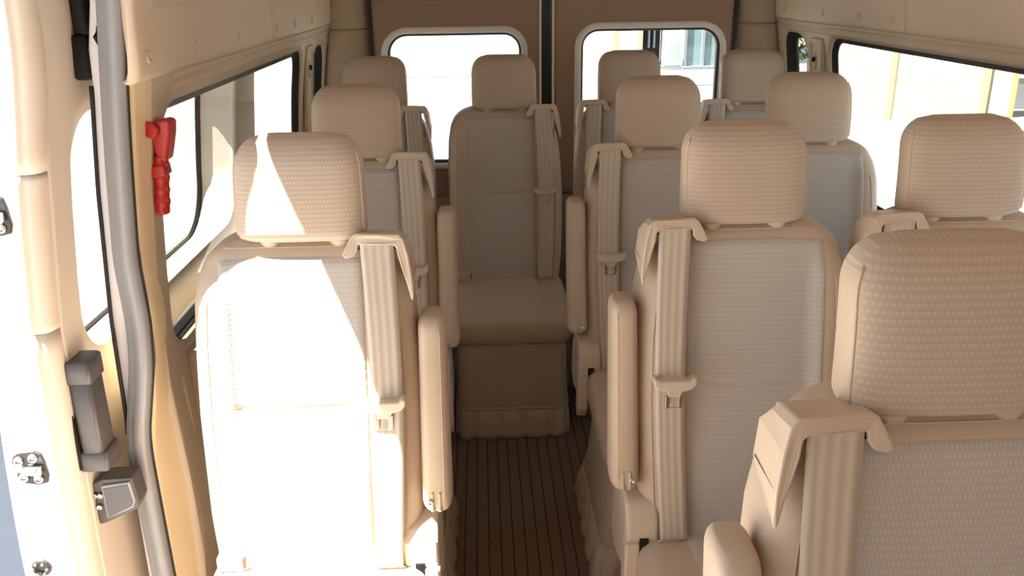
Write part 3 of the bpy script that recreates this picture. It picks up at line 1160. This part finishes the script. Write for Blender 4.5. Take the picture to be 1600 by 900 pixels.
    for i, z in enumerate([za] + [za + .026 * (1 - math.cos(q)) for q in lin(.35, math.pi / 2, 6)] + lin(za + .05, zb_ - .05, 12) + [zb_ - .026 * (1 - math.cos(q)) for q in lin(math.pi / 2, .35, 6)] + [zb_]):
        e = min((z - za) / .026, (zb_ - z) / .026, 1)
        k = math.sqrt(max(0.02, 1 - (1 - max(0, e)) ** 2))
        w_ = .0305 * (.55 + .45 * k) * (1 - .10 * (z - za) / (zb_ - za))
        d_ = .046 * (.62 + .38 * k)
        r = []
        for q in lin(0, 2 * math.pi, 41)[:-1]:
            c_, s_ = math.cos(q), math.sin(q)
            r.append((s * .243 + w_ * math.copysign(abs(c_) ** .55, c_), lean(z) + .018 + d_ * math.copysign(abs(s_) ** .6, s_), z))
        rings.append(r)
    m.loft(rings)
    arm = m.build('armrest', 'leather', root)
    for dx in (.010, .0155):
        seam([(s * .243 + s * dx, lean(z) + .018 - .0445, z) for z in lin(za + .03, zb_ - .02, 24)], .0011, arm)
    for dx in (-.008, .006):                 # gathered pleats at the pivot
        m = MB()
        m.tube([(s * (.243 + dx), lean(z) + .018 - .043, z) for z in lin(za + .006, za + .045, 8)], .0045, 8)
        m.build('gathered_pleat', 'leather', arm)
    bolt(s * (.243 - .012), lean(za + .026) - .0265, za + .026, .006, arm, 'chrome', 'pivot_screw')
    # --- recliner cover on the aisle side, with its lever
    m = MB()
    poly = [(-.09, .548), (-.125, .535), (-.145, .505), (-.150, .46), (-.147, .42), (-.135, .365), (.0, .330), (.05, .36), (.04, .46), (.0, .52), (-.04, .545)]
    m.prism(poly, lambda a, b, d: (s * d, a, b), .172, .243)
    rc = m.build('recliner_cover', 'plastic_pale', root, smooth=False, bevel=.010, seg=3)
    m = MB()
    m.prism([(-.158, .452), (-.158, .33), (-.13, .29), (-.11, .33), (-.12, .452)], lambda a, b, d: (s * d, a, b), .214, .246)
    m.build('recliner_lever', 'plastic_pale', rc, smooth=False, bevel=.006, seg=2)
    m = MB()
    m.prism([(-.1535, .462), (-.1535, .35), (-.12, .35), (-.12, .462)], lambda a, b, d: (s * d, a, b), .196, .2145)
    m.build('lever_gap', 'dark', rc, smooth=False)
    # --- cushion
    m = MB()
    def cush(z, g):
        """g: 0 full outline .. 1 shrunk"""
        x0 = .218 - g
        return [(a, b, z) for a, b in rrect(-x0, x0, -.560 + g, -.085, [.06, .06, .03, .03], 8)]
    rings = []
    for z, g in ((.350, .016), (.356, .006), (.375, .001), (.405, .0), (.428, .002), (.441, .009), (.450, .020), (.4545, .036)):
        rings.append(cush(z, g))
    m.loft(rings)
    cu = m.build('cushion', 'leather', root)
    m = MB()
    def ci(u, w_):
        y = -.535 + .40 * w_
        hx_ = .115 + .018 * (1 - w_) ** 2 - .03 * (1 - w_) * w_
        x = (u - .5) * 2 * hx_ 
        e = min(u, 1 - u) * 2 * hx_
        z = .4535 + .006 * math.sqrt(min(1, e / .015)) - .014 * (1 - sstep(0, .1, w_)) 
        return (x + .003 * s, y, z)
    m.grid(ci, [0, .02, .05] + lin(.1, .9, 14) + [.95, .98, 1], lin(0, 1, 16))
    m.build('cushion_panel', 'fabric_smooth' if 'fabric_smooth' in MAT else 'leather', cu)
    for sx in (-1, 1):
        seam([(sx * .176, y, .4505) for y in lin(-.50, -.12, 12)], .0016, cu)
    seam([(x, -.5505, .438) for x in lin(-.15, .15, 12)], .0018, cu)
    # --- skirted pedestal with a gathered hem band
    m = MB()
    rings = []
    base = densify(rrect(-.196, .196, -.540, -.10, .05, 10), .012)
    N = len(base)
    for z, fl, pl in ((.358, 0, 0), (.34, .002, 0), (.25, .006, 0), (.17, .014, .001), (.110, .026, .001), (.104, .024, .001), (.098, .031, .006), (.06, .040, .008), (.02, .048, .009), (.002, .050, .009)):
        r = []
        for i, (a, b) in enumerate(base):
            kx, ky = a / .196, (b + .32) / .22
            l = max(abs(kx), abs(ky))
            fx_, fy_ = kx / l, ky / l
            w_ = pl * (.3 - 1.6 * abs(math.sin(i * math.pi * 20 / N)) ** 14)
            if fx_ * s < .3:
                fxx = fx_ * .25
            else:
                fxx = fx_ * flare
            r.append((a + fxx * (fl + w_), b + fy_ * (fl + w_), z))
        rings.append(r)
    m.loft(rings)
    ped = m.build('skirted_base', 'leather_dark', root)
    m = MB()
    hem = [(a, b, z + .001) for a, b, z in rings[4]]
    m.tube(hem + [hem[0]], .003, 6, cap=False)
    m.build('hem_seam', 'thread', ped)
    # --- buckle on the far side of the cushion
    m = MB()
    bxx = -s * .172
    m.box(bxx - .026, bxx + .026, -.150, -.118, .455, .487)
    bk_ = m.build('buckle', 'plastic_pale', root, smooth=False, bevel=.005, seg=2)
    m = MB()
    m.box(bxx + (.024 if s > 0 else -.030), bxx + (.030 if s > 0 else -.024), -.147, -.121, .459, .483)
    m.build('release_button', 'red_button', bk_, smooth=False, bevel=.003)
    return root

PATTERN = {(-1, 1): seat_parts(-1), (1, 1): seat_parts(1), (-1, 0): seat_parts(-1, .25), (1, 0): seat_parts(1, .25)}

def place_seat(s, loc, label, leave_out=(), flare=1):
    src = PATTERN[(s, flare)]
    r = src.copy()
    r.name = 'passenger_seat'
    COL.objects.link(r)
    r.location = loc
    r['label'] = label
    r['category'] = 'seat'
    r['group'] = 'passenger seats'
    for ch in list(src.children):
        if ch.name.split('.')[0] in leave_out:
            continue
        c = ch.copy()
        COL.objects.link(c)
        c.parent = r
        for g in ch.children:
            d = g.copy()
            COL.objects.link(d)
            d.parent = c
    return r

ARM = ('armrest', 'recliner_cover')
BUC = ('buckle',)
place_seat(1, (-.351, 1.588, 0), 'beige seat behind the open sliding door, its front bleached by direct sunlight')
place_seat(1, (-.351, 2.396, 0), 'beige single seat directly behind the sunlit seat, mostly hidden by it', BUC)
place_seat(1, (-.407, 3.337, 0), 'beige rear seat beside the small window on the sliding-door side', ARM + BUC, 0)
place_seat(1, (.086, 3.318, 0), 'beige rear seat facing straight down the aisle, red buckle button on its cushion', ARM, 0)
place_seat(-1, (.585, 3.420, 0), 'beige rear seat before the door window, next to the one closing the aisle', ARM + BUC, 0)
place_seat(-1, (1.061, 3.376, 0), 'beige rear seat in the corner by the small dark-framed quarter window', ARM + BUC, 0)
place_seat(-1, (.513, 2.476, 0), 'beige aisle seat in the middle row whose pleated skirt flares over the striped floor', BUC)
place_seat(-1, (.967, 2.506, 0), 'beige middle-row seat beside the wide window facing the stone wall', ARM + BUC, 0)
place_seat(-1, (.520, 1.643, 0), 'beige aisle seat with its whole belt, tongue and raised armrest in full view', BUC)
place_seat(-1, (.973, 1.656, 0), 'beige window seat behind the nearest seat, its headrest against bright glass', ARM + BUC, 0)
place_seat(-1, (.521, .840, 0), 'nearest beige seat, large headrest cut off by the edge of the photo', BUC)

for p in PATTERN.values():
    for ch in list(p.children):
        for g in list(ch.children):
            bpy.data.objects.remove(g)
        bpy.data.objects.remove(ch)
    bpy.data.objects.remove(p)

# ------------------------------------------------------------------ outside
GZ = -.5
mb = MB()
mb.grid(lambda x, y: (x, y, GZ), lin(-60, 70, 8), lin(-40, 90, 8))
structure(mb.build('ground', 'concrete', smooth=False))
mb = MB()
mb.box(-2.6, -1.65, 2.3, 5.2, GZ - .02, GZ + .006)  # darker blue-grey strip of ground to the left of the van
structure(mb.build('ground_strip', 'dark_ground', smooth=False))
mb = MB()
mb.box(3.0, 14, 17.4, 20.6, GZ - .02, GZ + .02)
structure(mb.build('pavement', 'pavement', smooth=False))
mb = MB()
mb.box(-4, -.2, 19.8, 20.0, GZ, GZ + .12)
structure(mb.build('kerb', 'pale_panel', smooth=False, bevel=.02))

# stone wall with yellow posts, seen through the wide right window
t = thing('stone_wall', 'pale yellow stone boundary wall beyond the wide side window', 'wall', (6.5, 13.0, GZ))
def oc(o, root):
    o.matrix_parent_inverse = Matrix.Translation(-Vector(root.location))
    return o
mb = MB()
mb.box(5.05, 7.42, 12.75, 13.05, GZ, 2.6)
oc(mb.build('stonework', 'stone', t, smooth=False), t)
for x, w_ in ((6.06, .10), (7.48, .14)):
    mb = MB()
    mb.box(x - w_ / 2, x + w_ / 2, 12.738, 13.0, GZ, 2.75)
    oc(mb.build('wall_post', 'post_yellow', t, smooth=False, bevel=.01), t)
t = thing('gate_pillar', 'white pillar with an orange edge right of the stone wall', 'pillar', (7.8, 12.9, GZ))
mb = MB()
mb.box(7.60, 7.88, 12.75, 13.05, GZ, 2.7)
oc(mb.build('shaft', 'white_wall', t, smooth=False, bevel=.01), t)
mb = MB()
mb.box(7.88, 7.97, 12.73, 13.05, GZ, 2.7)
oc(mb.build('edge_strip', 'orange', t, smooth=False, bevel=.01), t)
t = thing('glazed_kiosk', 'grey glazed kiosk beside the white pillar at the photo edge', 'building', (9.0, 13.8, GZ))
mb = MB()
mb.box(8.22, 10.5, 13.6, 15.5, GZ, .0)
oc(mb.build('plinth', 'frame_grey', t, smooth=False, bevel=.02), t)
mb = MB()
mb.box(8.24, 10.5, 13.64, 15.5, .06, 2.4)
oc(mb.build('glazing', 'shop_glass', t, smooth=False), t)
for a in (8.22, 8.85, 10.4):
    mb = MB()
    mb.box(a, a + .08, 13.58, 13.7, 0, 2.45)
    oc(mb.build('mullion', 'frame_grey', t, smooth=False), t)
mb = MB()
mb.box(8.22, 10.5, 13.59, 13.7, -.02, .07)
oc(mb.build('sill', 'white_wall', t, smooth=False), t)

# white building beyond the rear right window
t = thing('white_building', 'white building with glass doors beyond the rear right window', 'building', (4.5, 21.5, GZ))
B = 20.5
def bb(name, mat, x0, x1, y0, y1, z0, z1, bev=0):
    m_ = MB()
    m_.box(x0 * .95, x1 * .95, y0, y1, z0, z1)
    return oc(m_.build(name, mat, t, smooth=False, bevel=bev), t)
bb('facade', 'white_wall', 2.6, 4.0, B + .2, B + .6, GZ, 4.5)
bb('orange_stripe', 'orange', 3.28, 3.38, B + .12, B + .22, GZ, 4.5)
bb('orange_stripe', 'orange', 3.88, 3.95, B + .12, B + .22, GZ, 4.5)
bb('dark_doorway', 'dark_recess', 4.02, 4.46, B + .35, B + .6, GZ, 4.5)
bb('doorway_rail', 'frame_grey', 4.14, 4.18, B + .22, B + .34, .0, .75)
bb('doorway_rail', 'frame_grey', 4.27, 4.31, B + .22, B + .34, .0, .70)
bb('white_panel', 'white_wall', 4.50, 4.92, B + .3, B + .5, GZ + .08, 4.5)
bb('pale_dado', 'pale_panel', 4.62, 4.96, B + .25, B + .32, GZ + .08, .25)
bb('base_strip', 'frame_grey', 4.42, 5.0, B + .2, B + .5, GZ, GZ + .10)
m_ = MB()
m_.prism([(4.24, .46), (4.43, .50), (4.40, .22), (4.25, -.42), (4.20, -.2)], lambda a, b, d: (a, d, b), B - .1, B - .02)
oc(m_.build('leaning_board', 'white_wall', t, smooth=False, bevel=.01), t)
for a in (4.98, 5.42, 5.95):
    bb('door_frame', 'frame_grey', a, a + .07, B + .0, B + .12, GZ, 4.5)
bb('door_glass', 'shop_glass', 5.05, 5.42, B + .05, B + .08, GZ + .08, 4.5)
bb('door_glass', 'shop_glass', 5.49, 5.95, B + .05, B + .08, GZ + .08, 4.5)
bb('door_threshold', 'frame_grey', 4.95, 6.1, B - .12, B + .12, GZ, GZ + .09)
bb('shop_pane', 'shop_glass', 6.6, 8.6, B + .05, B + .1, GZ + .1, -.05)
bb('pane_frame', 'frame_grey', 6.9, 7.05, B - .05, B + .1, GZ, 1.2)
bb('facade', 'white_wall', 6.0, 9.5, B + .2, B + .6, GZ, 4.5)

# shrub beyond the quarter window
t = thing('shrub', 'dull green shrub beyond the small quarter window', 'shrub', (6.9, 17.9, GZ))
mb = MB()
for k in range(260):
    a, b, c = random.gauss(7.05, .28), random.gauss(18.6, .3), random.uniform(-.1, .95)
    d1 = Vector((random.uniform(-1, 1), random.uniform(-1, 1), random.uniform(-1, 1))).normalized() * .09
    d2 = Vector((random.uniform(-1, 1), random.uniform(-1, 1), random.uniform(-1, 1))).normalized() * .05
    p = Vector((a, b, c))
    mb.add([p - d1, p + d2, p + d1, p - d2], [(0, 1, 2, 3)])
oc(mb.build('foliage', 'leaf', t, smooth=False, recalc=False), t)
mb = MB()
for k in range(5):
    q = k * 1.3
    mb.tube([(7.05 + .04 * math.cos(q), 18.6 + .04 * math.sin(q), GZ), (7.05 + .12 * math.cos(q), 18.6 + .12 * math.sin(q), .2), (7.05 + .3 * math.cos(q), 18.6 + .3 * math.sin(q), .8)], [.03, .022, .01], 6)
oc(mb.build('stem', 'leather_dark', t), t)
